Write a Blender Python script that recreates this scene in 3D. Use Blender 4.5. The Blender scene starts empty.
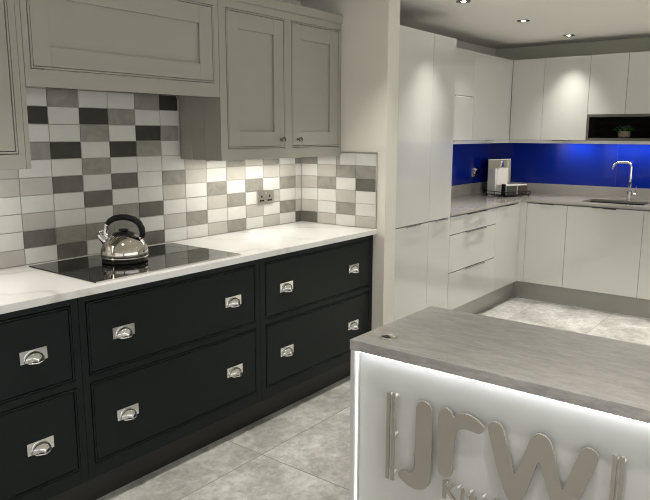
import bpy, bmesh, math, random
from mathutils import Vector, Matrix
random.seed(7)
scn = bpy.context.scene
C = scn.collection

# ------------------------------------------------------------------ materials
def mat(name, col, rough=.5, metal=0., coat=0., emis=None, estr=0., spec=.5, build=None, ior=1.5):
    m = bpy.data.materials.new(name); m.use_nodes = True
    nt = m.node_tree; b = nt.nodes['Principled BSDF']
    b.inputs['Base Color'].default_value = (*col, 1)
    b.inputs['Roughness'].default_value = rough
    b.inputs['Metallic'].default_value = metal
    b.inputs['Specular IOR Level'].default_value = spec
    b.inputs['Coat Weight'].default_value = coat
    b.inputs['Coat Roughness'].default_value = .02
    b.inputs['Coat IOR'].default_value = ior
    if emis:
        b.inputs['Emission Color'].default_value = (*emis, 1)
        b.inputs['Emission Strength'].default_value = estr
    if build: build(nt, b)
    return m

def N(nt, t, **kw):
    n = nt.nodes.new(t)
    for k, v in kw.items(): setattr(n, k, v)
    return n

def ramp(nt, stops):
    r = N(nt, 'ShaderNodeValToRGB'); e = r.color_ramp.elements
    e[0].position, e[0].color = stops[0][0], (*stops[0][1], 1)
    e[1].position, e[1].color = stops[-1][0], (*stops[-1][1], 1)
    for p, c in stops[1:-1]:
        x = e.new(p); x.color = (*c, 1)
    return r

def coords(nt, scale=(1, 1, 1)):
    g = N(nt, 'ShaderNodeNewGeometry'); mp = N(nt, 'ShaderNodeMapping')
    mp.inputs['Scale'].default_value = scale
    nt.links.new(g.outputs['Position'], mp.inputs['Vector'])
    return mp.outputs['Vector']

def noise(nt, vec, scale, detail=5, rough=.6, dist=0.):
    n = N(nt, 'ShaderNodeTexNoise'); n.inputs['Scale'].default_value = scale
    n.inputs['Detail'].default_value = detail; n.inputs['Roughness'].default_value = rough
    n.inputs['Distortion'].default_value = dist
    nt.links.new(vec, n.inputs['Vector']); return n.outputs['Fac']

def bump(nt, b, h, strength, dist=.002):
    bp = N(nt, 'ShaderNodeBump'); bp.inputs['Strength'].default_value = strength
    bp.inputs['Distance'].default_value = dist
    nt.links.new(h, bp.inputs['Height']); nt.links.new(bp.outputs['Normal'], b.inputs['Normal'])

def mottled(c0, c1, scale, lo=.35, hi=.65, bs=0., sc=(1, 1, 1), dist=0., detail=6):
    def f(nt, b):
        v = coords(nt, sc); n = noise(nt, v, scale, detail, .62, dist)
        r = ramp(nt, [(lo, c0), (hi, c1)])
        nt.links.new(n, r.inputs['Fac']); nt.links.new(r.outputs['Color'], b.inputs['Base Color'])
        if bs: bump(nt, b, n, bs)
    return f

def marble(nt, b):
    v = coords(nt, (1, 1, 1))
    n = noise(nt, v, 2.2, 6, .6, 1.2)
    w = N(nt, 'ShaderNodeTexWave'); w.inputs['Scale'].default_value = 1.1
    w.inputs['Distortion'].default_value = 9.; w.inputs['Detail'].default_value = 4
    w.inputs['Detail Scale'].default_value = 1.6
    w.bands_direction = 'DIAGONAL'
    nt.links.new(v, w.inputs['Vector'])
    r = ramp(nt, [(0., (.58, .56, .52)), (.035, (.70, .685, .655)), (.12, (.76, .75, .73)), (1., (.78, .77, .75))])
    nt.links.new(w.outputs['Fac'], r.inputs['Fac'])
    mx = N(nt, 'ShaderNodeMix', data_type='RGBA'); mx.inputs[7].default_value = (.78, .77, .75, 1)
    r2 = ramp(nt, [(.42, (0, 0, 0)), (.6, (1, 1, 1))]); nt.links.new(n, r2.inputs['Fac'])
    nt.links.new(r2.outputs['Color'], mx.inputs[0]); nt.links.new(r.outputs['Color'], mx.inputs[6])
    nt.links.new(mx.outputs[2], b.inputs['Base Color'])

def floor_stone(nt, b):
    g = N(nt, 'ShaderNodeNewGeometry')
    mp = N(nt, 'ShaderNodeMapping'); mp.inputs['Location'].default_value = (.003, 1.403, 0)
    nt.links.new(g.outputs['Position'], mp.inputs['Vector'])
    br = N(nt, 'ShaderNodeTexBrick'); br.offset = 0; br.squash = 1
    br.inputs['Scale'].default_value = 1.; br.inputs['Brick Width'].default_value = 1.2
    br.inputs['Row Height'].default_value = .62; br.inputs['Mortar Size'].default_value = .0025
    br.inputs['Mortar Smooth'].default_value = .1
    br.inputs['Color1'].default_value = (0, 0, 0, 1); br.inputs['Color2'].default_value = (1, 1, 1, 1)
    nt.links.new(mp.outputs[0], br.inputs['Vector'])
    # each tile its own patch of stone: shift the noise by the tile's random value
    sh = N(nt, 'ShaderNodeVectorMath', operation='MULTIPLY_ADD')
    sh.inputs[1].default_value = (7, 3, 5)
    nt.links.new(br.outputs['Color'], sh.inputs[0]); nt.links.new(g.outputs['Position'], sh.inputs[2])
    n1 = noise(nt, sh.outputs[0], 2.6, 8, .62, .6); n2 = noise(nt, sh.outputs[0], 22, 6, .75, .3)
    r1 = ramp(nt, [(.34, (.44, .43, .395)), (.5, (.62, .608, .572)), (.64, (.78, .77, .74))])
    nt.links.new(n1, r1.inputs['Fac'])
    r2 = ramp(nt, [(.35, (.62, .62, .62)), (.6, (1.12, 1.12, 1.12))]); nt.links.new(n2, r2.inputs['Fac'])
    m1 = N(nt, 'ShaderNodeMix', data_type='RGBA', blend_type='MULTIPLY'); m1.inputs[0].default_value = .8
    nt.links.new(r1.outputs['Color'], m1.inputs[6]); nt.links.new(r2.outputs['Color'], m1.inputs[7])
    m2 = N(nt, 'ShaderNodeMix', data_type='RGBA'); m2.inputs[7].default_value = (.30, .29, .26, 1)
    nt.links.new(br.outputs['Fac'], m2.inputs[0]); nt.links.new(m1.outputs[2], m2.inputs[6])
    nt.links.new(m2.outputs[2], b.inputs['Base Color'])
    bump(nt, b, n2, .12)

def laminate(nt, b):
    v = coords(nt, (7.0, 1.8, 7.0)); n = noise(nt, v, 3.6, 12, .78, .3)
    v2 = coords(nt, (40, 9, 40)); n2 = noise(nt, v2, 3, 8, .8)
    r = ramp(nt, [(.32, (.33, .316, .300)), (.5, (.44, .425, .405)), (.68, (.55, .535, .515))])
    nt.links.new(n, r.inputs['Fac'])
    r2 = ramp(nt, [(.35, (.82, .82, .82)), (.62, (1.08, 1.08, 1.08))]); nt.links.new(n2, r2.inputs['Fac'])
    m = N(nt, 'ShaderNodeMix', data_type='RGBA', blend_type='MULTIPLY'); m.inputs[0].default_value = .9
    nt.links.new(r.outputs['Color'], m.inputs[6]); nt.links.new(r2.outputs['Color'], m.inputs[7])
    nt.links.new(m.outputs[2], b.inputs['Base Color']); bump(nt, b, n2, .15)

M = {}
M['ceiling'] = mat('ceiling_paint', (.84, .82, .76), .9)
M['wall'] = mat('wall_paint', (.74, .71, .64), .85, build=mottled((.73, .70, .63), (.75, .72, .65), 3))
M['wall_far'] = mat('wall_paint_shade_tint', (.66, .66, .53), .85)  # olive cast puts the shade above the wall cabinets into the colour
M['floor'] = mat('floor_stone', (.4, .39, .36), .32, build=floor_stone)
M['greige'] = mat('greige_paint', (.355, .344, .295), .45, build=mottled((.35, .339, .291), (.36, .349, .299), 8))
M['char'] = mat('charcoal_paint', (.0066, .0108, .0104), .42, spec=.2, build=mottled((.0063, .0104, .0100), (.0069, .0112, .0108), 6))
M['plinth_dark'] = mat('plinth_charcoal', (.016, .015, .012), .6)
M['marble'] = mat('quartz_marble', (.77, .76, .74), .12, build=marble)
M['grout'] = mat('grout', (.40, .375, .33), .9)
M['t_white'] = mat('tile_white', (.62, .615, .575), .18, coat=.3, build=mottled((.60, .595, .555), (.64, .635, .595), 9))
M['t_beige'] = mat('tile_beige', (.45, .43, .385), .22, coat=.2, build=mottled((.43, .41, .365), (.47, .45, .405), 9))
M['t_grey'] = mat('tile_taupe', (.25, .24, .205), .26, coat=0, build=mottled((.225, .216, .186), (.29, .28, .245), 11, dist=1.))
M['t_dark'] = mat('tile_dark', (.13, .125, .105), .3, spec=.3, build=mottled((.105, .10, .085), (.14, .135, .115), 11))
M['t_black'] = mat('tile_umber', (.045, .042, .034), .35, spec=.25, build=mottled((.035, .032, .026), (.048, .044, .036), 11))
M['gloss'] = mat('gloss_lacquer', (.64, .638, .60), .25, coat=1., ior=1.75)
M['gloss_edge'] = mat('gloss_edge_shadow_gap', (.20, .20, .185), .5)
M['gplinth'] = mat('gloss_plinth', (.36, .355, .32), .25, coat=.3)
M['gworktop'] = mat('grey_quartz', (.41, .39, .36), .09, build=mottled((.405, .385, .356), (.418, .397, .366), 14))
M['blue'] = mat('blue_glass', (.003, .021, .30), .04, coat=.3, spec=.2, ior=1.5)
M['chrome'] = mat('chrome', (.78, .77, .76), .07, 1.)
M['steel'] = mat('brushed_steel', (.56, .54, .50), .28, 1.)
M['acrylic_glint'] = mat('acrylic_glint_white', (.92, .92, .90), .1, coat=1.)  # near-white colour stands in for LED glints on the standoffs
M['gunmetal'] = mat('dark_polished_metal', (.22, .215, .20), .12, 1.)
M['kettle'] = mat('polished_steel', (.60, .565, .50), .05, 1.)
M['black'] = mat('black_plastic', (.008, .008, .008), .35, spec=.2)
M['hob'] = mat('black_ceramic_glass', (.004, .004, .004), .03)
M['hobring'] = mat('hob_print', (.02, .02, .02), .2)
M['laminate'] = mat('grey_laminate', (.22, .2, .185), .42, build=laminate)
M['desk'] = mat('desk_white', (.66, .66, .64), .4)
M['letter'] = mat('letter_taupe', (.36, .335, .29), .4)
M['led'] = mat('led_cool', (1, 1, 1), .5, emis=(.93, .96, 1.), estr=17.)
M['ledsoft'] = mat('led_soft', (1, 1, 1), .5, emis=(.93, .96, 1.), estr=1.0)
M['ledwarm'] = mat('led_warm', (1, 1, 1), .5, emis=(1., .93, .82), estr=4.)
M['fill_bright'] = mat('fill_pane_bright', (.8,.8,.8), .3, emis=(.95, .97, 1.), estr=1.5)  # glow of the stronger added fill pane
M['fill_dim'] = mat('fill_pane_dim', (.8,.8,.8), .3, emis=(.95, .97, 1.), estr=.8)  # glow of the weaker added fill pane
M['lens'] = mat('downlight_lens', (1, 1, 1), .5, emis=(1., .93, .82), estr=40.)
M['lampring'] = mat('downlight_ring', (.13, .125, .115), .35, .6)
M['dark_in'] = mat('dark_interior', (.02, .018, .015), .8, spec=.1, build=mottled((.012, .011, .009), (.03, .026, .02), 4, sc=(1, .6, 9)))
M['taupe_frame'] = mat('niche_frame', (.115, .108, .095), .45)
M['pot'] = mat('clay_pot', (.32, .27, .19), .8, build=mottled((.22, .18, .12), (.40, .34, .25), 40))
M['leaf'] = mat('leaf', (.05, .15, .04), .5)
M['white_card'] = mat('white_card', (.88, .86, .80), .6)
M['olive'] = mat('olive_card', (.05, .052, .04), .6)
M['brown'] = mat('brown_card', (.06, .045, .03), .6)
M['mirror'] = mat('mirror_glass', (.85, .84, .82), .02, 1.)
M['sink'] = mat('sink_black', (.02, .02, .02), .3)
M['red'] = mat('red_print', (.4, .02, .02), .5)

# ------------------------------------------------------------------ mesh helpers
class MB:
    def __init__(s): s.bm = bmesh.new(); s.mi = 0
    def box(s, x0, x1, y0, y1, z0, z1, mi=None):
        vs = [s.bm.verts.new(p) for p in [(x0,y0,z0),(x1,y0,z0),(x1,y1,z0),(x0,y1,z0),(x0,y0,z1),(x1,y0,z1),(x1,y1,z1),(x0,y1,z1)]]
        for f in [(0,3,2,1),(4,5,6,7),(0,1,5,4),(1,2,6,5),(2,3,7,6),(3,0,4,7)]:
            F = s.bm.faces.new([vs[i] for i in f]); F.material_index = s.mi if mi is None else mi
        return s
    def prism(s, pts, axis, a, b, smooth=False):
        # outline pts (2D) extruded along axis from a to b
        def P(p, t):
            return {'x': (t, p[0], p[1]), 'y': (p[0], t, p[1]), 'z': (p[0], p[1], t)}[axis]
        v0 = [s.bm.verts.new(P(p, a)) for p in pts]; v1 = [s.bm.verts.new(P(p, b)) for p in pts]
        n = len(pts)
        F0 = s.bm.faces.new(v0); F1 = s.bm.faces.new(list(reversed(v1)))
        for i in range(n):
            F = s.bm.faces.new([v0[i], v1[i], v1[(i+1) % n], v0[(i+1) % n]]); F.smooth = smooth; F.material_index = s.mi
        F0.material_index = F1.material_index = s.mi
        bmesh.ops.triangulate(s.bm, faces=[F0, F1]) if n > 8 else None
        return s
    def lathe(s, prof, seg=32, c=(0, 0, 0), axis='z', smooth=True):
        rings = []
        c = Vector(c)
        for r, h in prof:
            ring = []
            for k in range(seg):
                a = 2*math.pi*k/seg; u, v = r*math.cos(a), r*math.sin(a)
                p = {'z': (u, v, h), 'y': (u, h, v), 'x': (h, u, v)}[axis]
                ring.append(s.bm.verts.new(c + Vector(p)))
                if r < 1e-6: break
            rings.append(ring)
        for A, B in zip(rings, rings[1:]):
            for k in range(seg):
                q = [A[k % len(A)], A[(k+1) % len(A)], B[(k+1) % len(B)], B[k % len(B)]]
                q = [v for i, v in enumerate(q) if v not in q[:i]]
                if len(q) >= 3:
                    F = s.bm.faces.new(q); F.smooth = smooth; F.material_index = s.mi
        return s
    def tube(s, pts, r, seg=12, cap=True):
        pts = [Vector(p) for p in pts]; rs = r if isinstance(r, (list, tuple)) else [r]*len(pts)
        rings = []; prev = None
        for i, p in enumerate(pts):
            t = (pts[min(i+1, len(pts)-1)] - pts[max(i-1, 0)]).normalized()
            if prev is None:
                prev = Vector((0, 0, 1)) if abs(t.z) < .9 else Vector((1, 0, 0))
            n = (prev - t*prev.dot(t)).normalized(); prev = n; b = t.cross(n)
            rings.append([s.bm.verts.new(p + rs[i]*(math.cos(2*math.pi*k/seg)*n + math.sin(2*math.pi*k/seg)*b)) for k in range(seg)])
        for A, B in zip(rings, rings[1:]):
            for k in range(seg):
                F = s.bm.faces.new([A[k], A[(k+1) % seg], B[(k+1) % seg], B[k]]); F.smooth = True; F.material_index = s.mi
        if cap:
            for R_ in (rings[0], rings[-1]):
                F = s.bm.faces.new(R_); F.material_index = s.mi
        return s
    def build(s, name, m, parent=None, bevel=0., matrix=None, off=None):
        bmesh.ops.recalc_face_normals(s.bm, faces=s.bm.faces)
        if off is not None: bmesh.ops.translate(s.bm, verts=s.bm.verts, vec=-Vector(off))
        me = bpy.data.meshes.new(name); s.bm.to_mesh(me); s.bm.free()
        for x in (m if isinstance(m, (list, tuple)) else [m]): me.materials.append(x)
        o = bpy.data.objects.new(name, me); C.objects.link(o)
        if off is not None: o.location = off
        if matrix is not None: o.matrix_world = matrix
        if parent is not None:
            o.parent = parent
            o.matrix_parent_inverse = PW[parent.name].inverted() if parent.name in PW else Matrix()
        if bevel:
            bv = o.modifiers.new('edge', 'BEVEL'); bv.width = bevel; bv.segments = 2; bv.limit_method = 'ANGLE'
            bv.angle_limit = math.radians(50)
        PW[o.name] = (Matrix.Translation(off) if off is not None else Matrix())
        return o
PW = {}
def thing(name, label, cat, loc=(0, 0, 0), group=None):
    o = bpy.data.objects.new(name, None); o.empty_display_size = .1
    C.objects.link(o); o.location = loc; PW[o.name] = Matrix.Translation(loc)
    o['label'] = label; o['category'] = cat
    if group: o['group'] = group
    return o
def tag(o, label, cat, group=None):
    o['label'] = label; o['category'] = cat
    if group: o['group'] = group
    return o
def struct(o): o['kind'] = 'structure'; return o
def copy_tree(o, parent=None):
    c = o.copy(); C.objects.link(c)
    if parent is not None: c.parent = parent
    for ch in list(o.children): copy_tree(ch, c)
    return c

# ------------------------------------------------------------------ dimensions (metres)
CEIL = 2.29
XE = 5.38            # far wall face
X0, Y0 = -4.2, -6.2  # the showroom behind the camera
XS = 2.427           # face of the short return wall

# ------------------------------------------------------------------ setting
struct(MB().box(X0-.1, XE+.1, Y0-.1, .1, -.1, 0).build('floor', M['floor']))
struct(MB().box(X0-.1, XE+.1, Y0-.1, .1, CEIL, CEIL+.1).build('ceiling', M['ceiling']))
struct(MB().box(X0-.1, XE+.1, 0, .1, 0, CEIL).build('wall_left', M['wall']))
struct(MB().box(XE, XE+.1, Y0, 0, 0, CEIL).build('wall_far', M['wall_far']))
struct(MB().box(X0-.1, X0, Y0, 0, 0, CEIL).build('wall_near', M['wall']))
struct(MB().box(X0-.1, XE+.1, Y0-.1, Y0, 0, CEIL).build('wall_right', M['wall']))
struct(MB().box(XS, 2.549, -.652, 0, 0, CEIL).build('wall_return', M['wall']))

def window(i, box, frame):  # glowing framed panes added out of view to lift the room's ambient light
    o = struct(MB().box(*box).build('window_%d' % i, M['fill_bright' if i == 1 else 'fill_dim']))
    f = MB()
    for b in frame: f.box(*b)
    f.build('window_frame', M['gloss'], o)
window(1, (-3.6, 4.2, Y0+.001, Y0+.012, .5, 2.1), [(-3.66, 4.26, Y0+.001, Y0+.05, .44, .5), (-3.66, 4.26, Y0+.001, Y0+.05, 2.1, 2.16), (-3.66, -3.6, Y0+.001, Y0+.05, .5, 2.1), (4.2, 4.26, Y0+.001, Y0+.05, .5, 2.1), (.27, .33, Y0+.001, Y0+.05, .5, 2.1)])
window(2, (X0+.001, X0+.012, -5.6, -.9, .5, 2.1), [(X0+.001, X0+.05, -5.66, -.84, .44, .5), (X0+.001, X0+.05, -5.66, -.84, 2.1, 2.16), (X0+.001, X0+.05, -5.66, -5.6, .5, 2.1), (X0+.001, X0+.05, -.9, -.84, .5, 2.1), (X0+.001, X0+.05, -3.28, -3.22, .5, 2.1)])

# ------------------------------------------------------------------ tiled splashback
JX, TW, TH, ZB = .386, .1516, .0766, .9055
COLS = {  # one string per column, letters from the worktop upwards
 0: 'BWWWBBWWWW', 1: 'WDBWBWGWKW', 2: 'DGWWDWKWWG', 3: 'WGWDWGWGKW', 4: 'GGGWDWKWGW', 5: 'DWDWWWGKWG', 6: 'WBWBGWWGWK',
 7: 'WGWWBB', 8: 'BWBGWW', 9: 'GWGWBG', 10: 'WBWGWB', 11: 'BWBWBG', 12: 'WGWGBW', 13: 'DBWBWG'}
RET = ['DBWBWG', 'BWWGBW', 'WGBWGW', 'BWWDGW']
for k in range(-8, 0): COLS[k] = ''.join(random.choice('WWWBBGD') for _ in range(6))
TI = {'W': 0, 'B': 1, 'G': 2, 'D': 3, 'K': 4}
TM = [M['t_white'], M['t_beige'], M['t_grey'], M['t_dark'], M['t_black']]
sp = thing('tiled_splashback', 'checkered splashback of white, beige, taupe and dark tiles above the white worktop', 'splashback', (1.4, -.005, .91))
g = .0016
tm = MB()
TOPW = 1.82
def tile(mb, a0, a1, z0, z1, i, side):
    if a1 - a0 < .01 or z1 - z0 < .01: return
    if side: mb.box(XS-.0095, XS-.003, -a1, -a0, z0, z1, i)
    else: mb.box(a0, a1, -.0095, -.003, z0, z1, i)
for k, s_ in COLS.items():
    a0, a1 = JX + k*TW, JX + (k+1)*TW
    ntop = 12 if 0 <= k <= 6 else 6
    for r in range(ntop):
        ch = s_[r] if r < len(s_) else random.choice('WWGWK')
        z0, z1 = max(ZB + r*TH, .9115), ZB + (r+1)*TH
        b0, b1 = a0, a1
        if k == 13: b1 = XS-.0095
        if r >= 6: b0, b1 = max(b0, .44), min(b1, 1.413)
        z1 = min(z1, 1.795)
        tile(tm, b0+g, b1-g, z0+g, z1-g, TI[ch], 0)
ys = [.0095, .141, .291, .441, .589]
for k in range(4):
    for r in range(6):
        za, zb_ = max(ZB+r*TH, .9115)+g, ZB+(r+1)*TH-g
        ya, yb = ys[k]+g, ys[k+1]-g
        if r == 5 and k < 2: zb_ = min(zb_, 1.3435)      # cut under the wall cabinet
        if r == 5 and k == 2: ya = .3225
        tile(tm, ya, yb, za, zb_, TI[RET[k][r]], 1)
tm.build('tile', TM, sp, bevel=.0011)
gm = MB(); gm.box(-1.2, XS-.004, -.0058, -.0005, .9105, 1.3645); gm.box(.44, 1.413, -.0058, -.0005, 1.3645, 1.795)
gm.box(XS-.0058, XS-.0005, -.589, -.005, .9105, 1.3440); gm.box(XS-.0058, XS-.0005, -.589, -.3215, 1.3440, 1.3645)
gm.build('grout', M['grout'], sp)
tr = MB(); tr.box(XS-.0115, XS-.0005, -.594, -.5895, .9105, 1.3705); tr.box(XS-.0115, XS-.0005, -.5895, -.325, 1.366, 1.3705)
tr.build('edge_trim', M['steel'], sp)

# ------------------------------------------------------------------ charcoal base cabinets
FY = -.5726
def bead(mb, x0, x1, z0, z1, y):
    # raised bead lip standing just inside an in-frame opening
    w, gp = .0066, .0030
    a, b, c, d = x0+gp, x1-gp, z0+gp, z1-gp
    mb.box(a, a+w, y-.002, y+.016, c, d); mb.box(b-w, b, y-.002, y+.016, c, d)
    mb.box(a+w, b-w, y-.002, y+.016, c, c+w); mb.box(a+w, b-w, y-.002, y+.016, d-w, d)
def cup_handle(x, z, parent):
    y = FY
    h = MB().box(x-.051, x+.051, y-.0035, y+.0005, z-.023, z+.023)
    # quarter-dome cup opening downwards
    R, D, seg, st = .0365, .033, 18, 8
    cz = z - .0195
    prev = None
    for i in range(seg+1):
        a = math.pi*i/seg; row = []
        for j in range(st+1):
            t = math.pi/2*j/st
            r_ = R*math.cos(t)
            row.append(h.bm.verts.new((x + r_*math.cos(a)*1.08, y-.0035-D*math.sin(t)*(.35+.65*math.sin(a))**.6, cz + r_*math.sin(a)*1.02)))
        if prev:
            for j in range(st):
                F = h.bm.faces.new([prev[j], row[j], row[j+1], prev[j+1]]); F.smooth = True
        prev = row
    h.tube([(x-.036, y-.006, cz), (x-.026, y-.024, cz-.001), (x, y-.034, cz-.002), (x+.026, y-.024, cz-.001), (x+.036, y-.006, cz)], .0026, 8)
    return h.build('cup_handle', M['chrome'], parent)
def base_cab(xa, xb, o0, o1, handles, label):
    t = thing('drawer_cabinet', label, 'cabinet', ((xa+xb)/2, -.3, .132))
    e = .0008
    c = MB()
    zt = .8785
    c.box(xa+e, xa+.018, FY+.022, -.012, .132, zt); c.box(xb-.018, xb-e, FY+.022, -.012, .132, zt)
    c.box(xa+.018, xb-.018, FY+.022, -.012, .132, .15); c.box(xa+.018, xb-.018, -.03, -.012, .15, zt)
    c.build('carcass', M['char'], t)
    f = MB(); z = [(.19, .5275), (.556, .8505)]
    f.box(xa+e, o0, FY, FY+.022, .132, zt); f.box(o1, xb-e, FY, FY+.022, .132, zt)
    f.box(o0, o1, FY, FY+.022, .132, .19); f.box(o0, o1, FY, FY+.022, .5275, .556); f.box(o0, o1, FY, FY+.022, .8505, zt)
    f.build('face_frame', M['char'], t, bevel=.0008)
    for z0, z1 in z:
        b = MB(); bead(b, o0, o1, z0, z1, FY); b.build('bead_moulding', M['char'], t, bevel=.001)
        d = MB().box(o0+.0125, o1-.0125, FY-.0005, FY+.019, z0+.0125, z1-.0125).build('drawer', M['char'], t, bevel=.0012)
        d2 = MB()
        for hx in handles: cup_handle(hx, (.699 if z0 > .4 else .353), d)
    return t
base_cab(-.565, .4354, -.53, .4055, (-.38, .25), 'charcoal two-drawer base cabinet standing to one side of the hob, cut by the photo edge')
base_cab(.4354, 1.4197, .4655, 1.3915, (.627, 1.236), 'charcoal two-drawer base cabinet directly under the black hob and kettle')
base_cab(1.4197, 2.4225, 1.4585, 2.394, (1.618, 2.22), 'charcoal two-drawer base cabinet below the wall socket, ending at the painted wall')
p = MB().box(-1.2, 2.425, -.513, -.495, .0, .131).build('plinth', M['plinth_dark'])
tag(p, 'dark recessed plinth board under the charcoal drawer cabinets', 'plinth')

# ------------------------------------------------------------------ white worktop, hob, kettle, socket
w = MB().box(-1.2, XS-.001, -.5976, -.001, .8795, .91).build('worktop', M['marble'], bevel=.002)
tag(w, 'white marbled quartz worktop running over the charcoal cabinets', 'worktop')
hb = thing('induction_hob', 'black glass induction hob set on the white worktop under the kettle', 'hob', (.915, -.305, .9105))
MB().box(.527, 1.305, -.557, -.055, .9105, .9155).build('glass_top', M['hob'], hb, bevel=.001)
MB().box(.527, 1.305, -.5595, -.5575, .9105, .9158).build('edge_trim', M['steel'], hb)
for hx, hy, r in ((.70, -.18, .09), (.70, -.42, .09), (1.13, -.18, .105), (1.13, -.42, .08)):
    MB().lathe([(r, .91555), (r+.0015, .91555), (r+.0015, .9157), (r, .9157), (r, .91555)], 48, (hx, hy, 0)).build('cooking_zone', M['hobring'], hb)
KX, KY, KZ = .853, -.285, .9158; KH = -.019
kt = thing('kettle', 'polished steel whistling kettle with arched black handle on the hob', 'kettle', (KX, KY, KZ))
def K(u, v, z):   # local kettle frame: u along the spout-handle line
    a = math.atan2(-.789, .614)
    return (KX + u*math.cos(a) - v*math.sin(a), KY + u*math.sin(a) + v*math.cos(a), KZ + z)
MB().lathe([(0, .004), (.090, .004), (.098, .010), (.1015, .022), (.1035, .036), (.102, .052), (.096, .072), (.085, .091), (.070, .107), (.052, .119), (.040, .124), (.0, .1245)], 48, (KX, KY, KZ)).build('body', M['kettle'], kt)
MB().lathe([(0, 0), (.094, 0), (.1, .003), (.1, .008), (.094, .0105), (0, .0105)], 48, (KX, KY, KZ)).build('base_ring', M['black'], kt)
MB().lathe([(.094, .0215), (.1030, .0225), (.1030, .0265), (.095, .027)], 48, (KX, KY, KZ)).build('rim', M['steel'], kt)
ld = MB().lathe([(.0, .118), (.052, .1175), (.051, .122), (.043, .1275), (.024, .133), (0, .134)], 32, (KX, KY, KZ)).build('lid', M['black'], kt)
MB().lathe([(.0, .133), (.018, .134), (.019, .137), (.023, .140), (.022, .144), (.013, .1465), (0, .147)], 20, (KX, KY, KZ)).build('knob', M['black'], ld)
MB().tube([K(-.070, 0, .078), K(-.088, 0, .096), K(-.104, 0, .111), K(-.113, 0, .119)], [.024, .019, .0155, .0155], 20).build('spout', M['chrome'], kt)
MB().tube([K(-.108, 0, .126), K(-.100, 0, .133), K(-.090, 0, .137), K(-.080, 0, .140)], [.010, .008, .007, .006], 12).build('spout_lever', M['chrome'], kt)
MB().tube([K(-.060, 0, 0.0980), K(-.078, 0, 0.1090), K(-.083, 0, 0.1330), K(-.076, 0, 0.1590), K(-.063, 0, 0.1760)], [.010, .0095, .0095, .0095, .0095], 12).build('handle_bracket', M['chrome'], kt)
MB().tube([K(-.072, 0, 0.1650), K(-.060, 0, 0.1800), K(-.040, 0, 0.1915), K(-.012, 0, 0.1975), K(.018, 0, 0.1970), K(.048, 0, 0.1880), K(.070, 0, 0.1710), K(.082, 0, 0.1470), K(.084, 0, 0.1250), K(.080, 0, 0.1070)],
   [.011, .0125, .0135, .0135, .0135, .014, .014, .014, .013, .012], 14).build('handle', M['black'], kt)
MB().tube([K(.080, 0, 0.1110), K(.074, 0, 0.1060), K(.064, 0, 0.0940)], .008, 10).build('handle_bracket', M['chrome'], kt)

def socket(name, label, c, u, nrm, m, wdt=.146, hgt=.086):
    # c = centre on the wall, u = unit vector along the plate, nrm = out of the wall
    t = thing(name, label, 'power socket', c)
    c = Vector(c); u = Vector(u); n = Vector(nrm); z = Vector((0, 0, 1))
    def slab(mb, a0, a1, z0, z1, d0, d1):
        vs = []
        for d in (d0, d1):
            for a, zz in ((a0, z0), (a1, z0), (a1, z1), (a0, z1)): vs.append(mb.bm.verts.new(c + u*a + z*zz + n*d))
        for f in [(0,1,2,3),(7,6,5,4),(0,4,5,1),(1,5,6,2),(2,6,7,3),(3,7,4,0)]: mb.bm.faces.new([vs[i] for i in f])
    a = MB(); slab(a, -wdt/2, wdt/2, -hgt/2, hgt/2, .0003, .008); a.build('plate', m, t, bevel=.002)
    for s_ in (-1, 1):
        h = MB(); x = s_*wdt*.24
        slab(h, x-.006, x+.006, .000, .012, .0078, .0086)
        slab(h, x-.019, x-.0045, -.024, -.014, .0078, .0086); slab(h, x+.0045, x+.019, -.024, -.014, .0078, .0086)
        slab(h, x-.019, x+.019, -.0225, -.0155, .0078, .0085)
        h.build('pin_hole', M['black'], t)
        r = MB(); slab(r, s_*.012-.007, s_*.012+.007, .018, .034, .0078, .0105); r.build('rocker_switch', M['chrome'], t, bevel=.001)
    return t
socket('power_socket', 'brushed steel double power socket on the checkered tiles above the white worktop', (2.066, -.0098, 1.095), (1, 0, 0), (0, -1, 0), M['steel'])

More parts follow.
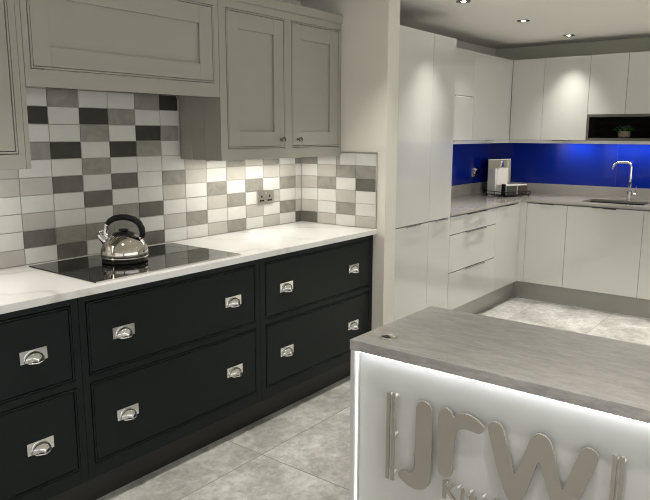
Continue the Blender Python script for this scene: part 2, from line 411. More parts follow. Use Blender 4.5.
# ------------------------------------------------------------------ greige wall cabinets, mantle, cornice
MY = -.3202; GX = .009
def shaker(t, name, o0, o1, z0, z1, p0, p1, q0, q1, y=MY):
    o0 -= GX; o1 += GX; z0 -= GX; z1 += GX
    # door in its bead-lined opening, sunk panel p0..p1 / q0..q1
    b = MB(); bead(b, o0, o1, z0, z1, y); b.build('bead_moulding', M['greige'], t, bevel=.001)
    gp = .0125; a, b_, c, d = o0+gp, o1-gp, z0+gp, z1-gp
    f = MB(); Y = y-.0005
    f.box(a, p0, Y, y+.02, c, d); f.box(p1, b_, Y, y+.02, c, d); f.box(p0, p1, Y, y+.02, c, q0); f.box(p0, p1, Y, y+.02, q1, d)
    dr = f.build(name, M['greige'], t, bevel=.0012)
    MB().box(p0, p1, y+.011, y+.017, q0, q1).build('sunk_panel', M['greige'], dr)
    return dr
def cab_body(t, x0, x1, z0, z1, openings, bottom=True, groove=None):
    f = MB(); e = .0008; x0 += e; x1 -= e
    xs = sorted((a-GX, b-(-GX), c-GX, d+GX) for a, b, c, d in openings)
    zlo, zhi = xs[0][2], xs[0][3]
    f.box(x0, x1, MY, MY+.022, z0, zlo); f.box(x0, x1, MY, MY+.022, zhi, z1)
    edge = x0
    for o0, o1, _, _ in xs: f.box(edge, o0, MY, MY+.022, zlo, zhi); edge = o1
    f.box(edge, x1, MY, MY+.022, zlo, zhi)
    f.build('face_frame', M['greige'], t, bevel=.0008)
    c = MB()
    if groove:   # tongue-and-groove end panel
        edges = [MY+.022]+[v for gy in groove for v in (gy-.0012, gy+.0012)]+[-.0105]
        for i in range(0, len(edges), 2): c.box(x0, x0+.018, edges[i], edges[i+1], z0, z1)
        c.box(x0+.0015, x0+.018, MY+.022, -.0105, z0, z1)
    else: c.box(x0, x0+.018, MY+.022, -.0105, z0, z1)
    c.box(x1-.018, x1, MY+.022, -.0105, z0, z1)
    c.box(x0+.018, x1-.018, -.022, -.0105, (z0 if bottom else 1.82), z1)
    c.box(x0+.018, x1-.018, MY+.022, -.022, (z0 if bottom else 1.80), (z0 if bottom else 1.80)+.018)
    c.box(x0+.018, x1-.018, MY+.022, -.022, z1-.018, z1)
    c.build('carcass', M['greige'], t)
def knob(x, z, parent):
    MB().lathe([(0, .0), (.0075, .0), (.0075, -.003), (.0042, -.006), (.0042, -.016), (.0125, -.019), (.014, -.023), (.013, -.029), (0, -.030)], 20, (x, MY-.0005, z), axis='y').build('knob', M['gunmetal'], parent)
ZC, ZT = 1.345, 2.126
t = thing('wall_cabinet', 'greige shaker wall cabinet with two knobbed doors over the white worktop', 'wall cabinet', (1.925, -.16, ZC))
cab_body(t, 1.4225, XS-.0005, ZC, ZT, [(1.478, 1.9, 1.41, 2.079), (1.972, 2.397, 1.41, 2.079)], groove=(-.20, -.10))
d1 = shaker(t, 'door', 1.478, 1.9, 1.41, 2.079, 1.556, 1.819, 1.49, 1.996)
d2 = shaker(t, 'door', 1.972, 2.397, 1.41, 2.079, 2.046, 2.312, 1.49, 1.996)
knob(1.868, 1.447, d1); knob(2.012, 1.447, d2)
t = thing('wall_cabinet', 'greige wall cabinet beside the mantle, mostly cut off by the photo edge', 'wall cabinet', (-.07, -.16, ZC))
cab_body(t, -.585, .4115, ZC, ZT, [(-.525, -.105, 1.41, 2.079), (-.045, .376, 1.41, 2.079)])
d1 = shaker(t, 'door', -.525, -.105, 1.41, 2.079, -.447, -.185, 1.49, 1.996); d2 = shaker(t, 'door', -.045, .376, 1.41, 2.079, .03, .295, 1.49, 1.996)
knob(-.137, 1.447, d1); knob(-.01, 1.447, d2)
MB().box(.4123, .4315, MY+.0005, -.0105, ZC, ZT).build('filler_strip', M['greige'], t, bevel=.0008)
t = thing('cooker_mantle', 'greige panelled mantle hood over the hob between two wall cabinets', 'hood', (.92, -.16, 1.655))
cab_body(t, .4325, 1.4215, 1.655, ZT, [(.466, 1.382, 1.729, 2.075)], bottom=False)
dd = shaker(t, 'hood_panel', .466, 1.382, 1.729, 2.075, .544, 1.301, 1.807, 1.991)
ex = MB(); ex.box(.62, 1.22, -.27, -.05, 1.785, 1.7995); ex.build('extractor', M['steel'], t)
cn = MB(); cn.prism([(MY+.03, 2.1265), (MY-.006, 2.1265), (MY-.008, 2.132), (MY-.008, 2.172), (MY-.004, 2.177), (MY+.03, 2.177)], 'x', -.6, XS-.001)
tag(cn.build('cornice', M['greige']), 'greige cornice strip along the tops of the greige wall cabinets', 'cornice')

def ledbar(x0, x1, y0, y1, z, label, power, tilt=None):
    o = MB().box(x0, x1, y0, y1, z-.008, z-.0005).build('cabinet_light', [M['steel'], M['ledwarm']])
    for f in o.data.polygons:
        if f.normal.z < -.5: f.material_index = 1
    tag(o, label, 'light')
    l = bpy.data.lights.new('light', 'AREA'); l.shape = 'RECTANGLE'
    l.size, l.size_y = x1-x0, y1-y0; l.energy = power; l.color = (1., .96, .89)
    lo = bpy.data.objects.new('light', l); C.objects.link(lo); lo.location = ((x0+x1)/2, (y0+y1)/2, z-.010)
    if tilt: lo.rotation_euler = tilt
    lo.parent = o
    return o
ledbar(1.46, 2.28, -.19, -.165, ZC, 'slim light bar under the two-door greige wall cabinet, lighting the tiles', 3.1)
ledbar(-.55, .36, -.19, -.165, ZC, 'slim light bar under the greige wall cabinet cut by the photo edge', 2.8)

# ------------------------------------------------------------------ tall gloss cabinets
def pull(c, u, n, parent, w=.18, proj=.020, up=True):
    # steel edge pull: thin lip projecting from a door edge, with a slot, and a short tab
    u, n = Vector(u), Vector(n); c = Vector(c); z = Vector((0, 0, 1)); mb = MB()
    def slab(a0, a1, d0, d1, z0, z1):
        vs = [mb.bm.verts.new(c + u*a + n*d + z*zz) for zz in (z0, z1) for a, d in ((a0, d0), (a1, d0), (a1, d1), (a0, d1))]
        for f in [(0,1,2,3),(7,6,5,4),(0,4,5,1),(1,5,6,2),(2,6,7,3),(3,7,4,0)]: mb.bm.faces.new([vs[i] for i in f])
    h = w/2; s = w*.19
    slab(-h, -s, 0, proj, 0, .0022); slab(s, h, 0, proj, 0, .0022)
    slab(-s, s, 0, proj*.28, 0, .0022); slab(-s, s, proj*.72, proj, 0, .0022)
    slab(-h, h, proj-.0015, proj, -.006, .0022)
    slab(-h, h, -.012, 0, .0, .0022)
    return mb.build('handle', M['chrome'], parent)
def front(t, name, x0, x1, z0, z1, y, axis='x', th=.019):
    e = .0012
    if axis == 'x': return MB().box(x0+e, x1-e, y, y+th, z0+e, z1-e).build(name, M['gloss'], t, bevel=.0015)
    return MB().box(y, y+th, x0+e, x1-e, z0+e, z1-e).build(name, M['gloss'], t, bevel=.0015)
TY = -.5732
def tall(xa, xb, hx, hw, label):
    t = thing('tall_cabinet', label, 'tall cabinet', ((xa+xb)/2, -.28, .1665))
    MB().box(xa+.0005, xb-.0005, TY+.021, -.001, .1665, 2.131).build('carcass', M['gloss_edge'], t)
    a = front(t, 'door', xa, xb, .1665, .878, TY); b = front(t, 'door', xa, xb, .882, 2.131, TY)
    pull((hx, TY, .8785), (1, 0, 0), (0, -1, 0), a, hw)
    return t
tall(2.551, 3.11, 2.875, .19, 'tall gloss white cabinet, the wider of the pair, beside the painted wall')
tall(3.11, 3.402, 3.265, .19, 'narrow tall gloss white cabinet next to the grey worktop and drawers')
tag(MB().box(3.4025, 3.4345, TY+.002, -.001, .0, 2.131).build('end_panel', M['gloss'], bevel=.001), 'gloss white end panel closing the narrow tall cabinet beside the drawers', 'panel')
tag(MB().box(2.551, 3.402, -.513, -.497, .0, .165).build('plinth', M['gplinth']), 'pale gloss plinth board under the pair of tall white cabinets', 'plinth')

# ------------------------------------------------------------------ gloss wall cabinets
UY, UX, UB, UT = -.3251, 5.042, 1.4252, 2.14
t = thing('wall_cabinet', 'slim gloss white wall cabinet split by a slot, joined to the tall cabinet', 'wall cabinet', (3.83, -.16, UB))
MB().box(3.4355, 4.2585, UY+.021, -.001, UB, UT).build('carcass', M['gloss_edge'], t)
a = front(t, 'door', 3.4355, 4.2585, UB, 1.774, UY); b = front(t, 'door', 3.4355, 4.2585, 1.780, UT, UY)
pull((3.80, UY, UB-.001), (1, 0, 0), (0, -1, 0), a, .17)
pull((4.07, UY, 1.7765), (1, 0, 0), (0, -1, 0), b, .3, .006)
t = thing('wall_cabinet', 'gloss white corner wall cabinet above the tray and mirror', 'wall cabinet', (4.8, -.16, UB))
MB().box(4.2595, XE-.001, UY+.021, -.001, UB, UT).build('carcass', M['gloss_edge'], t)
a = front(t, 'door', 4.2595, UX-.001, UB, UT, UY); pull((4.57, UY, UB-.001), (1, 0, 0), (0, -1, 0), a, .19)
def farcab(y1, y0, zb, label, group=None, handle=True, door_y1=None):
    t = thing('wall_cabinet', label, 'wall cabinet', (5.2, (y0+y1)/2, zb), group)
    MB().box(UX+.0205, XE-.001, y0+.0005, y1-.0005, zb, UT).build('carcass', M['gloss_edge'], t)
    d = front(t, 'door', y0, (door_y1 or y1), zb, UT, UX, 'y')
    if handle: pull((UX, (y0+(door_y1 or y1))/2, zb-.001), (0, 1, 0), (-1, 0, 0), d, .17)
    return t
farcab(UY-.001, -.6195, UB, 'narrow gloss white wall cabinet in the corner of the far run', handle=False)
farcab(-.6195, -1.012, UB, 'gloss white wall cabinet above the blue glass, between corner cabinet and dark niche')
farcab(-1.012, -1.315, 1.645, 'short gloss white wall cabinet above the dark niche, on its plant side', handle=False)
farcab(-1.315, -1.615, 1.645, 'short gloss white wall cabinet above the dark niche, cut by the photo edge', handle=False)
farcab(-1.615, -2.1, UB, 'gloss white wall cabinet past the dark niche, outside the photo', handle=False)
nt_ = thing('open_shelf_niche', 'dark open niche unit with grey-brown frame holding a small plant', 'shelf', (5.2, -1.31, 1.4252))
n0, n1 = -1.614, -1.0125
MB().box(UX, XE-.002, n1-.018, n1, UB, 1.644).box(UX, XE-.002, n0, n0+.018, UB, 1.644).box(UX, XE-.002, n0+.018, n1-.018, UB, UB+.022).box(UX, XE-.002, n0+.018, n1-.018, 1.624, 1.644).build('shelf_frame', M['taupe_frame'], nt_)
MB().box(XE-.012, XE-.003, n0+.019, n1-.019, UB+.023, 1.623).build('back_panel', M['dark_in'], nt_)
lin = MB().box(UX+.004, XE-.013, n1-.021, n1-.0185, UB+.0225, 1.6235).box(UX+.004, XE-.013, n0+.0185, n0+.021, UB+.0225, 1.6235).box(UX+.004, XE-.013, n0+.022, n1-.022, UB+.0223, UB+.0245).box(UX+.004, XE-.013, n0+.022, n1-.022, 1.6212, 1.6236)
lin.build('lining', M['dark_in'], nt_)
rl = MB().box(3.4355, XE-.3, UY+.006, UY+.024, 1.398, 1.4243).box(UX+.006, UX+.024, -2.1, UY+.006, 1.398, 1.4243)
tag(rl.build('light_pelmet', M['gloss']), 'pale pelmet strip running under the gloss white wall cabinets', 'pelmet')

# plant
px_, py_, pz_ = 5.14, -1.297, UB+.0248
pl = thing('potted_plant', 'small leafy green plant in a clay pot inside the dark niche', 'plant', (px_, py_, pz_))
MB().lathe([(0, 0), (.036, 0), (.046, .012), (.050, .030), (.047, .052), (.042, .056), (.038, .050), (0, .048)], 24, (px_, py_, pz_)).build('pot', M['pot'], pl)
lv = MB()
for i in range(70):
    a = random.uniform(0, 6.28); r = random.uniform(.005, .075); h = .055 + random.uniform(.0, .062)*(1-r/.12)
    c = Vector((px_+r*math.cos(a), py_+r*math.sin(a), pz_+h)); d = Vector((math.cos(a), math.sin(a), random.uniform(-.3, .6))).normalized()
    s = d.cross(Vector((0, 0, 1))).normalized(); L, W = random.uniform(.018, .03), random.uniform(.006, .010)
    q = [c, c+d*L*.4+s*W, c+d*L, c+d*L*.4-s*W]; up = Vector((0, 0, .002))
    vs = [lv.bm.verts.new(p) for p in q]+[lv.bm.verts.new(c+d*L*.45+up*2)]
    for x, y in ((0, 1), (1, 2), (2, 3), (3, 0)): lv.bm.faces.new([vs[x], vs[y], vs[4]])
for i in range(14):
    a = random.uniform(0, 6.28); r = random.uniform(.02, .06)
    lv.tube([(px_, py_, pz_+.045), (px_+r*.4*math.cos(a), py_+r*.4*math.sin(a), pz_+.075), (px_+r*math.cos(a), py_+r*math.sin(a), pz_+.095)], .0012, 5)
lv.build('foliage', M['leaf'], pl)

# ------------------------------------------------------------------ grey worktop, upstand, blue glass
BX = 4.7788
wt = thing('worktop', 'grey quartz worktop turning the corner, with the sink cut into it', 'worktop', (4.9, -.6, .89))
wm = MB(); zt0, zt1 = .889, .91
S0, S1, S2, S3 = 4.905, 5.225, -1.545, -1.045
wm.box(3.4355, XE-.001, -.5812, -.001, zt0, zt1)
wm.box(4.769, XE-.001, S3, -.5812, zt0, zt1); wm.box(4.769, XE-.001, -2.6, S2, zt0, zt1)
wm.box(4.769, S0, S2, S3, zt0, zt1); wm.box(S1, XE-.001, S2, S3, zt0, zt1)
wm.build('surface', M['gworktop'], wt)
wm = MB().box(3.4355, XE-.021, -.019, -.001, .9103, 1.0135).box(XE-.021, XE-.001, -2.6, -.001, .9103, 1.0135)
wm.build('upstand', M['gworktop'], wt, bevel=.001)
gl = thing('glass_splashback', 'glossy royal blue glass splashback along the grey worktop', 'splashback', (XE-.01, -.6, 1.014))
MB().box(3.4355, XE-.001, -.009, -.003, 1.0138, 1.4245).build('glass_pane', M['blue'], gl)
MB().box(XE-.009, XE-.003, -1.2, -.0095, 1.0138, 1.4245).box(XE-.009, XE-.003, -2.6, -1.2015, 1.0138, 1.4245).build('glass_pane', M['blue'], gl)
socket('power_socket', 'chrome double power socket on the blue glass beside the mirror', (5.03, -.0093, 1.115), (1, 0, 0), (0, -1, 0), M['chrome'])
ledbar(3.46, 3.72, -.09, -.07, UB, 'slim light bar under the slim gloss wall cabinet by the tall cabinets', 1.5)
o = ledbar(5.27, 5.29, -1.0, -.74, UB, 'slim light bar under the gloss wall cabinet beside the dark niche', 1.3)
o = ledbar(5.27, 5.29, -1.6, -1.1, UB, 'slim light bar under the dark niche above the tap', 1.9)
sk = thing('kitchen_sink', 'black undermounted kitchen sink sunk into the grey worktop', 'sink', ((S0+S1)/2, (S2+S3)/2, .70))
MB().box(S0-.01, S0, S2, S3, .70, .8885).box(S1, S1+.01, S2, S3, .70, .8885).box(S0-.01, S1+.01, S2-.01, S2, .70, .8885).box(S0-.01, S1+.01, S3, S3+.01, .70, .8885).box(S0, S1, S2, S3, .70, .71).build('basin', M['sink'], sk)
MB().lathe([(0, .7105), (.04, .7105), (.042, .7125), (0, .7125)], 24, ((S0+S1)/2, (S2+S3)/2, 0)).build('drain', M['chrome'], sk)
# tap
tx, ty = 5.285, -1.345
tp = thing('kitchen_tap', 'chrome mixer tap with square swan neck behind the sink', 'tap', (tx, ty, .9102))
MB().lathe([(0, .9102), (.026, .9102), (.026, .914), (.021, .918), (.021, .985), (.018, .992), (0, .992)], 24, (tx, ty, 0)).build('body', M['chrome'], tp)
MB().tube([(tx, ty, .985), (tx, ty, 1.10), (tx, ty, 1.20), (tx, ty+.006, 1.222), (tx-.002, ty+.022, 1.234), (tx-.004, ty+.045, 1.236), (tx-.010, ty+.105, 1.236), (tx-.012, ty+.128, 1.228), (tx-.014, ty+.143, 1.208), (tx-.015, ty+.148, 1.175)], .0115, 14).build('spout', M['chrome'], tp)
MB().tube([(tx, ty, .962), (tx-.006, ty-.03, .963), (tx-.010, ty-.062, .964)], [.014, .014, .013], 14).tube([(tx-.009, ty-.052, .966), (tx-.010, ty-.055, 1.045)], .0045, 10).build('lever', M['chrome'], tp)

# ------------------------------------------------------------------ gloss base units
t = thing('drawer_cabinet', 'gloss white three-drawer base cabinet beside the tall cabinets', 'cabinet', (3.83, -.28, .1665))
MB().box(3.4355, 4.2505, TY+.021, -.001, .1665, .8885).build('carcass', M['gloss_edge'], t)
for z0, z1 in ((.747, .880), (.4615, .743), (.1665, .4575)):
    d = front(t, 'drawer', 3.4355, 4.2505, z0, z1, TY); pull((3.85, TY, z1-.0005), (1, 0, 0), (0, -1, 0), d, .36)
t = thing('base_cabinet', 'gloss white corner base cabinet below the tray and mirror', 'cabinet', (4.6, -.28, .1665))
MB().box(4.2515, BX+.0, TY+.021, -.001, .1665, .8885).build('carcass', M['gloss_edge'], t)
d = front(t, 'door', 4.2515, 4.735, .1665, .880, TY); pull((4.49, TY, .8795), (1, 0, 0), (0, -1, 0), d, .19)
MB().box(4.7365, BX-.0005, TY, TY+.019, .1665, .8885).box(BX+.0, BX+.019, -.629, TY+.019, .1665, .8885).build('corner_post', M['gloss'], t)
def farbase(y1, y0, label, handle=True):
    t = thing('base_cabinet', label, 'cabinet', (5.08, (y0+y1)/2, .1665))
    MB().box(BX+.0205, XE-.03, y0+.0005, y1-.0005, .1665, .695).box(BX+.0205, BX+.04, y0+.0005, y1-.0005, .695, .8885).build('carcass', M['gloss_edge'], t)
    d = front(t, 'door', y0, y1, .1665, .880, BX, 'y')
    if handle: pull((BX, (y0+y1)/2, .8795), (0, 1, 0), (-1, 0, 0), d, .19 if y1-y0 > .4 else .12)
    return t
farbase(-.630, -.9803, 'narrow gloss white base cabinet in the corner of the sink run')
farbase(-.9803, -1.5836, 'gloss white base cabinet directly under the sink')
farbase(-1.5836, -2.187, 'gloss white base cabinet past the sink, cut by the photo edge')
tag(MB().box(3.4355, 4.8388, -.513, -.497, 0, .1655).box(4.8388, 4.855, -2.6, -.513, 0, .1655).build('plinth', M['gplinth']), 'pale gloss plinth board turning the corner under drawers and sink cabinets', 'plinth')

# ------------------------------------------------------------------ tray display in the corner
TA = math.radians(-22)
def T(s, t_, z=0): return (4.82 + s*math.cos(TA) - t_*math.sin(TA), -.40 + s*math.sin(TA) + t_*math.cos(TA), z)
def tbox(mb, s0, s1, t0, t1, z0, z1, lean=0., mi=0):
    vs = [mb.bm.verts.new(T(s, t_ + lean*(z-z0), z)) for z in (z0, z1) for s, t_ in ((s0, t0), (s1, t0), (s1, t1), (s0, t1))]
    for f in [(0,3,2,1),(4,5,6,7),(0,1,5,4),(1,2,6,5),(2,3,7,6),(3,0,4,7)]:
        F = mb.bm.faces.new([vs[i] for i in f]); F.material_index = mi
    return mb
Z = .9102
ty_ = thing('display_tray', 'black wire-railed tray holding white books in the corner of the grey worktop', 'tray', T(.15, .17, Z))
tbox(MB(), 0, .33, 0, .26, Z+.012, Z+.018).build('tray_base', M['black'], ty_)
rr = MB()
for a, b in (((0, 0), (.33, 0)), ((.33, 0), (.33, .26)), ((.33, .26), (0, .26)), ((0, .26), (0, 0))):
    rr.tube([T(*a, Z+.045), T(*b, Z+.045)], .003, 8)
for s, q in ((0, 0), (.11, 0), (.22, 0), (.33, 0), (.33, .13), (.33, .26), (.16, .26), (0, .26), (0, .13)):
    rr.tube([T(s, q, Z+.018), T(s, q, Z+.047)], .0025, 6)
rr.build('rail', M['black'], ty_)
for s, q in ((.012, .012), (.318, .012), (.318, .248), (.012, .248)):
    MB().lathe([(0, Z), (.008, Z), (.006, Z+.012), (0, Z+.012)], 12, T(s, q, 0)).build('foot', M['black'], ty_)
zb = Z+.0185
def book(s0, s1, t0, t1, h, m, label, group=None, name='book'):
    o = tbox(MB(), s0, s1, t0, t1, zb, zb+h, mi=0)
    tbox(o, s0+.0025, s1+.0005, t0+.003, t1-.003, zb+.003, zb+h-.003)
    ob = o.build(name, m); tag(ob, label, 'book' if name == 'book' else 'box', group); return ob
book(.025, .047, .155, .25, .235, M['white_card'], 'white upright book at the outer end of the corner tray')
book(.052, .074, .155, .25, .225, M['white_card'], 'white upright book between another thin book and the big white folder')
book(.080, .200, .17, .22, .238, M['white_card'], 'big white upright folder in the middle of the corner tray', name='book')
tag(tbox(MB(), .006, .018, .01, .05, zb, zb+.10).build('tray_divider', M['black']), 'small black upright divider at the front corner of the tray', 'divider')
def cardbox(s0, s1, m, label):
    t = thing('card_box', label, 'box', T((s0+s1)/2, .075, zb))
    tbox(MB(), s0, s1, .015, .018, zb, zb+.082).build('front_panel', m, t)
    tbox(MB(), s0, s1, .019, .14, zb, zb+.088).build('card_block', M['white_card'], t)
cardbox(.045, .165, M['olive'], 'low white box with dark olive front on the corner tray')
cardbox(.185, .300, M['brown'], 'low white box with dark brown front at the tray end')
mr = thing('standing_mirror', 'steel-framed mirror standing behind the white books in the corner', 'mirror', (5.25, -.155, Z))
def mbox(a0, a1, d0, d1, z0, z1):
    n, e = Vector((-.55, -.835, 0)), Vector((.835, -.55, 0)); mb = MB(); c = Vector((5.245, -.165, 0))
    vs = [mb.bm.verts.new(c + e*a + n*(d - .04*(z-Z)) + Vector((0, 0, z))) for z in (z0, z1) for a, d in ((a0, d0), (a1, d0), (a1, d1), (a0, d1))]
    for f in [(0,3,2,1),(4,5,6,7),(0,1,5,4),(1,2,6,5),(2,3,7,6),(3,0,4,7)]: mb.bm.faces.new([vs[i] for i in f])
    return mb
mbox(-.118, .118, .0005, .003, Z+.012, Z+.318).build('mirror_glass', M['mirror'], mr)
mbox(-.126, .126, -.008, 0, Z, Z+.328).build('mirror_frame', M['steel'], mr)

# ------------------------------------------------------------------ showroom desk with logo
IX, IY0, IY1, IZ = .973, -1.443, -2.55, .75
dk = thing('reception_desk', 'grey laminate topped desk with glowing white logo front', 'desk', (1.27, -1.98, 0))
MB().box(IX, 1.572, IY1, IY0, IZ-.038, IZ).build('desk_top', M['laminate'], dk, bevel=.0012)
for ya, yb in ((IY0-.020, IY0-.002), (IY1+.002, IY1+.020)):
    MB().box(IX+.003, 1.56, ya, yb, 0, IZ-.0385).build('end_panel', M['desk'], dk, bevel=.001)
PX = 1.012
MB().box(PX, PX+.018, IY1+.021, IY0-.021, .0, IZ-.0385).build('front_panel', M['desk'], dk)
MB().box(1.54, 1.558, IY1+.021, IY0-.021, .0, IZ-.0385).build('back_panel', M['desk'], dk)
ls = MB()
n = 60
for i in range(n):
    y = IY0-.03 - (IY0-IY1-.06)*(i+.5)/n
    ls.box(IX+.010, IX+.018, y-.005, y+.005, IZ-.0425, IZ-.0395, 1)
ls.box(IX+.007, IX+.021, IY1+.022, IY0-.022, IZ-.0395, IZ-.0384, 0)
ls.build('light_strip', [M['desk'], M['led']], dk)
for y0, y1 in ((IY0-.0235, IY0-.0212), (IY1+.0212, IY1+.0235)):
    MB().box(IX+.012, IX+.022, y0, y1, .01, IZ-.044).build('light_strip', M['ledsoft'], dk)

CAMP = Vector((-.8803, -2.7698, 1.4842))
cy_, cp_, cr_, FPX = .6610, .1766, .0029, 656.466
fwd = Vector((math.cos(cp_)*math.cos(cy_), math.cos(cp_)*math.sin(cy_), -math.sin(cp_)))
r0 = fwd.cross(Vector((0, 0, 1))).normalized(); u0 = r0.cross(fwd)
rgt = math.cos(cr_)*r0 + math.sin(cr_)*u0; upv = -math.sin(cr_)*r0 + math.cos(cr_)*u0
LX = .988   # front face of the letters
def lp(px, py):   # measured outline point -> (y, z) on the sign's face
    d = fwd + rgt*(px-325)/FPX + upv*(250-py)/FPX
    q = CAMP + d*((LX-CAMP.x)/d.x); return (q.y, q.z)
def smooth(pts, it=2):
    for _ in range(it):
        q = []
        for i in range(len(pts)):
            a, b = pts[i], pts[(i+1) % len(pts)]
            q += [(a[0]*.75+b[0]*.25, a[1]*.75+b[1]*.25), (a[0]*.25+b[0]*.75, a[1]*.25+b[1]*.75)]
        pts = q
    return pts
J_ = [(415.8,412),(416.2,406),(419,402),(422,401.3),(426,402.6),(429.8,405.8),(431.6,411),(431.6,440),(430.5,465),(429.8,479),(428.2,485.5),(424,489.6),(418,490),(411,487.5),(403,481.5),(398.7,477),(397.8,472.8),(400.3,470),(405,471.3),(409.3,473.6),(413,471.5),(414.6,467),(415,455),(415.3,430)]
R_ = [(438,416),(439,411.5),(443,408),(447.5,408.5),(451.5,412.5),(453.5,419),(457,415.2),(463,413.3),(470.6,415.6),(479.1,421.8),(484.2,428),(483,433),(478.3,434.6),(470.6,431),(462.1,429),(457,431),(454.3,437),(453.2,448),(452.8,464),(452.2,473),(449.5,477),(445.6,477.8),(440.8,475.5),(437.2,470),(437,450),(437.5,430)]
W_ = [(487.4,427.5),(488.2,423.8),(492.5,421.8),(498.7,423),(502.8,428.5),(506.3,443),(510.5,460.8),(513.4,474.5),(515.2,474.5),(519.6,463.6),(525,451),(530.5,439),(534,435),(538.5,433.8),(544,435.5),(549.5,440.5),(552.5,448),(555.5,463),(559.5,482.5),(561.3,489.5),(562.9,489.5),(566.3,482),(579.5,452.5),(585,447.8),(592,449),(597.9,454.5),(597.9,462.3),(588.3,483),(579,501.5),(573,512),(566,517.5),(558,516.5),(553,510),(549.5,500),(542.7,474),(539.2,462.5),(537.4,462.5),(530.5,481),(524.5,497),(519,505.5),(511.5,504.5),(505.8,496.5),(502.2,486),(497.2,471.4),(491,443)]
lg = thing('logo_sign', 'raised taupe jrw lettering standing off the glowing desk front', 'sign', (LX, -1.98, .45))
for pts in (J_, R_, W_):
    yz = [lp(*p) for p in smooth(pts)]
    MB().prism(yz, 'x', LX, LX+.008, smooth=False).build('letter', M['letter'], lg)
for y, z in ((-1.757, .55), (-1.762, .30), (-1.83, .56), (-1.83, .37), (-2.0, .54), (-2.08, .37), (-2.14, .52), (-2.22, .40), (-2.285, .55)):
    MB().lathe([(0, LX+.007), (.006, LX+.007), (.006, PX-.0002), (0, PX-.0002)], 12, (0, y, z), axis='x').build('standoff', M['chrome'], lg)
for ya in (-1.6045, -1.6255, -2.3595, -2.380):
    b_ = MB().box(LX-.004, LX+.004, ya-.006, ya+.006, .258, .585 if ya > -2 else .590).build('accent_bar', M['letter'], lg)
    for zz in (.575, .43, .285):
        MB().lathe([(0, LX+.004), (.006, LX+.004), (.006, PX-.0002), (0, PX-.0002)], 12, (0, ya-.001, zz), axis='x').build('standoff', M['acrylic_glint'], b_)
# small word below
cu = bpy.data.curves.new('word', 'FONT'); cu.body = 'Kitchens'; cu.size = .088; cu.extrude = .0025; cu.offset = .0022; cu.space_character = 1.25
to = bpy.data.objects.new('word', cu); C.objects.link(to)
bpy.context.view_layer.update()
dg = bpy.context.evaluated_depsgraph_get(); me = bpy.data.meshes.new_from_object(to.evaluated_get(dg))
bpy.data.objects.remove(to)
me.materials.clear(); me.materials.append(M['letter'])
wx = [v.co.x for v in me.vertices]; x0w = min(wx)
zmax = max(v.co.y for v in me.vertices)
for v in me.vertices:
    x, y, z = v.co; v.co = (LX+.004 - z, -1.824 - (x-x0w), .3245 + (y-zmax))
wo = bpy.data.objects.new('small_word', me); C.objects.link(wo); wo.parent = lg; wo.matrix_parent_inverse = PW[lg.name].inverted()
for i in range(9):
    MB().lathe([(0, LX+.005), (.0035, LX+.005), (.0035, PX-.0002), (0, PX-.0002)], 10, (0, -1.835-i*.045, .315), axis='x').build('standoff', M['acrylic_glint'], wo)

gr = thing('cable_grommet', 'round metal cable grommet near the corner of the grey desk top', 'grommet', (1.081, -1.538, IZ))
MB().lathe([(.022, IZ+.0003), (.034, IZ+.0003), (.034, IZ+.002), (.031, IZ+.004), (.024, IZ+.004), (.022, IZ+.0003)], 32, (1.081, -1.538, 0)).build('rim', M['steel'], gr)
MB().lathe([(0, IZ+.0003), (.0225, IZ+.0003), (.0225, IZ+.0012), (0, IZ+.0012)], 32, (1.081, -1.538, 0)).build('hole', M['black'], gr)
MB().prism([(1.081+.022*math.cos(a), -1.538+.022*math.sin(a)) for a in [math.radians(-110+i*15) for i in range(11)]], 'z', IZ+.0015, IZ+.0032).build('flap', M['steel'], gr)

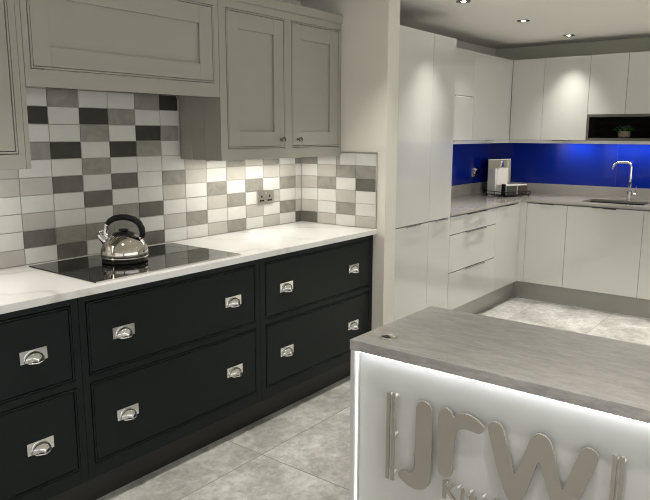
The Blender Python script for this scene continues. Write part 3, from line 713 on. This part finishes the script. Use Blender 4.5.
# ------------------------------------------------------------------ recessed ceiling lights
def downlight(x, y, label, power, spot=78, group=None):
    t = thing('downlight', label, 'ceiling light', (x, y, CEIL), group)
    MB().lathe([(.0155, CEIL-.0010), (.046, CEIL-.0005), (.0465, CEIL-.003), (.044, CEIL-.0055), (.034, CEIL-.0055), (.0155, CEIL-.0015)], 32, (x, y, 0)).build('bezel', M['lampring'], t)
    MB().lathe([(0, CEIL-.005), (.010, CEIL-.0048), (.0145, CEIL-.003), (.0145, CEIL-.0005), (0, CEIL-.0005)], 24, (x, y, 0)).build('lens', M['lens'], t)
    l = bpy.data.lights.new('lamp', 'SPOT'); l.energy = power; l.spot_size = math.radians(spot); l.spot_blend = 1.
    l.shadow_soft_size = .022; l.color = (1., .965, .89)
    o = bpy.data.objects.new('lamp', l); C.objects.link(o); o.location = (0, 0, -.008); o.parent = t
PWR = 84
downlight(3.02, -.818, 'recessed ceiling downlight level with the tall cabinets, at the frame top', PWR*.6)
downlight(3.931, -.844, 'recessed ceiling downlight over the white drawers, middle one of its row', PWR*1.25)
downlight(4.854, -.875, 'recessed ceiling downlight over the corner, next to the far cabinets', PWR*.6)
for x in (.28, 1.19, 2.11): downlight(x, -.82, 'recessed ceiling downlight over the charcoal drawer run, above the view', PWR*.62, group='downlights outside the photo')
for y in (-2.35, -3.9):  # extra rows added above the view to brighten the scene
    for x in (-1.0, .6, 2.2, 3.8, 4.75): downlight(x, y, 'recessed ceiling downlight added over the open showroom for brightness, above the view', PWR*(1.45 if x > 3 and y > -3 else .85), group='downlights outside the photo')

# ------------------------------------------------------------------ world, camera
w = bpy.data.worlds.new('room_air'); scn.world = w; w.use_nodes = True
w.node_tree.nodes['Background'].inputs[0].default_value = (.9, .92, 1, 1); w.node_tree.nodes['Background'].inputs[1].default_value = .05
cam = bpy.data.cameras.new('camera'); co = bpy.data.objects.new('camera', cam); C.objects.link(co)
cam.sensor_fit = 'HORIZONTAL'; cam.sensor_width = 36; cam.lens = 36*FPX/650; cam.clip_start = .05
mw = Matrix((rgt, upv, -fwd)).transposed().to_4x4(); mw.translation = CAMP
co.matrix_world = mw
scn.camera = co
vs = scn.view_settings
scn.display_settings.display_device = 'sRGB'
vs.view_transform = 'Standard'; vs.look = 'None'; vs.gamma = 1; vs.use_curve_mapping = False
vs.exposure = 0.0
scn.cycles.use_denoising = True
scn.cycles.filter_width = 1.05
scn.cycles.max_bounces = 10; scn.cycles.diffuse_bounces = 5; scn.cycles.glossy_bounces = 6
scn.cycles.sample_clamp_indirect = 6
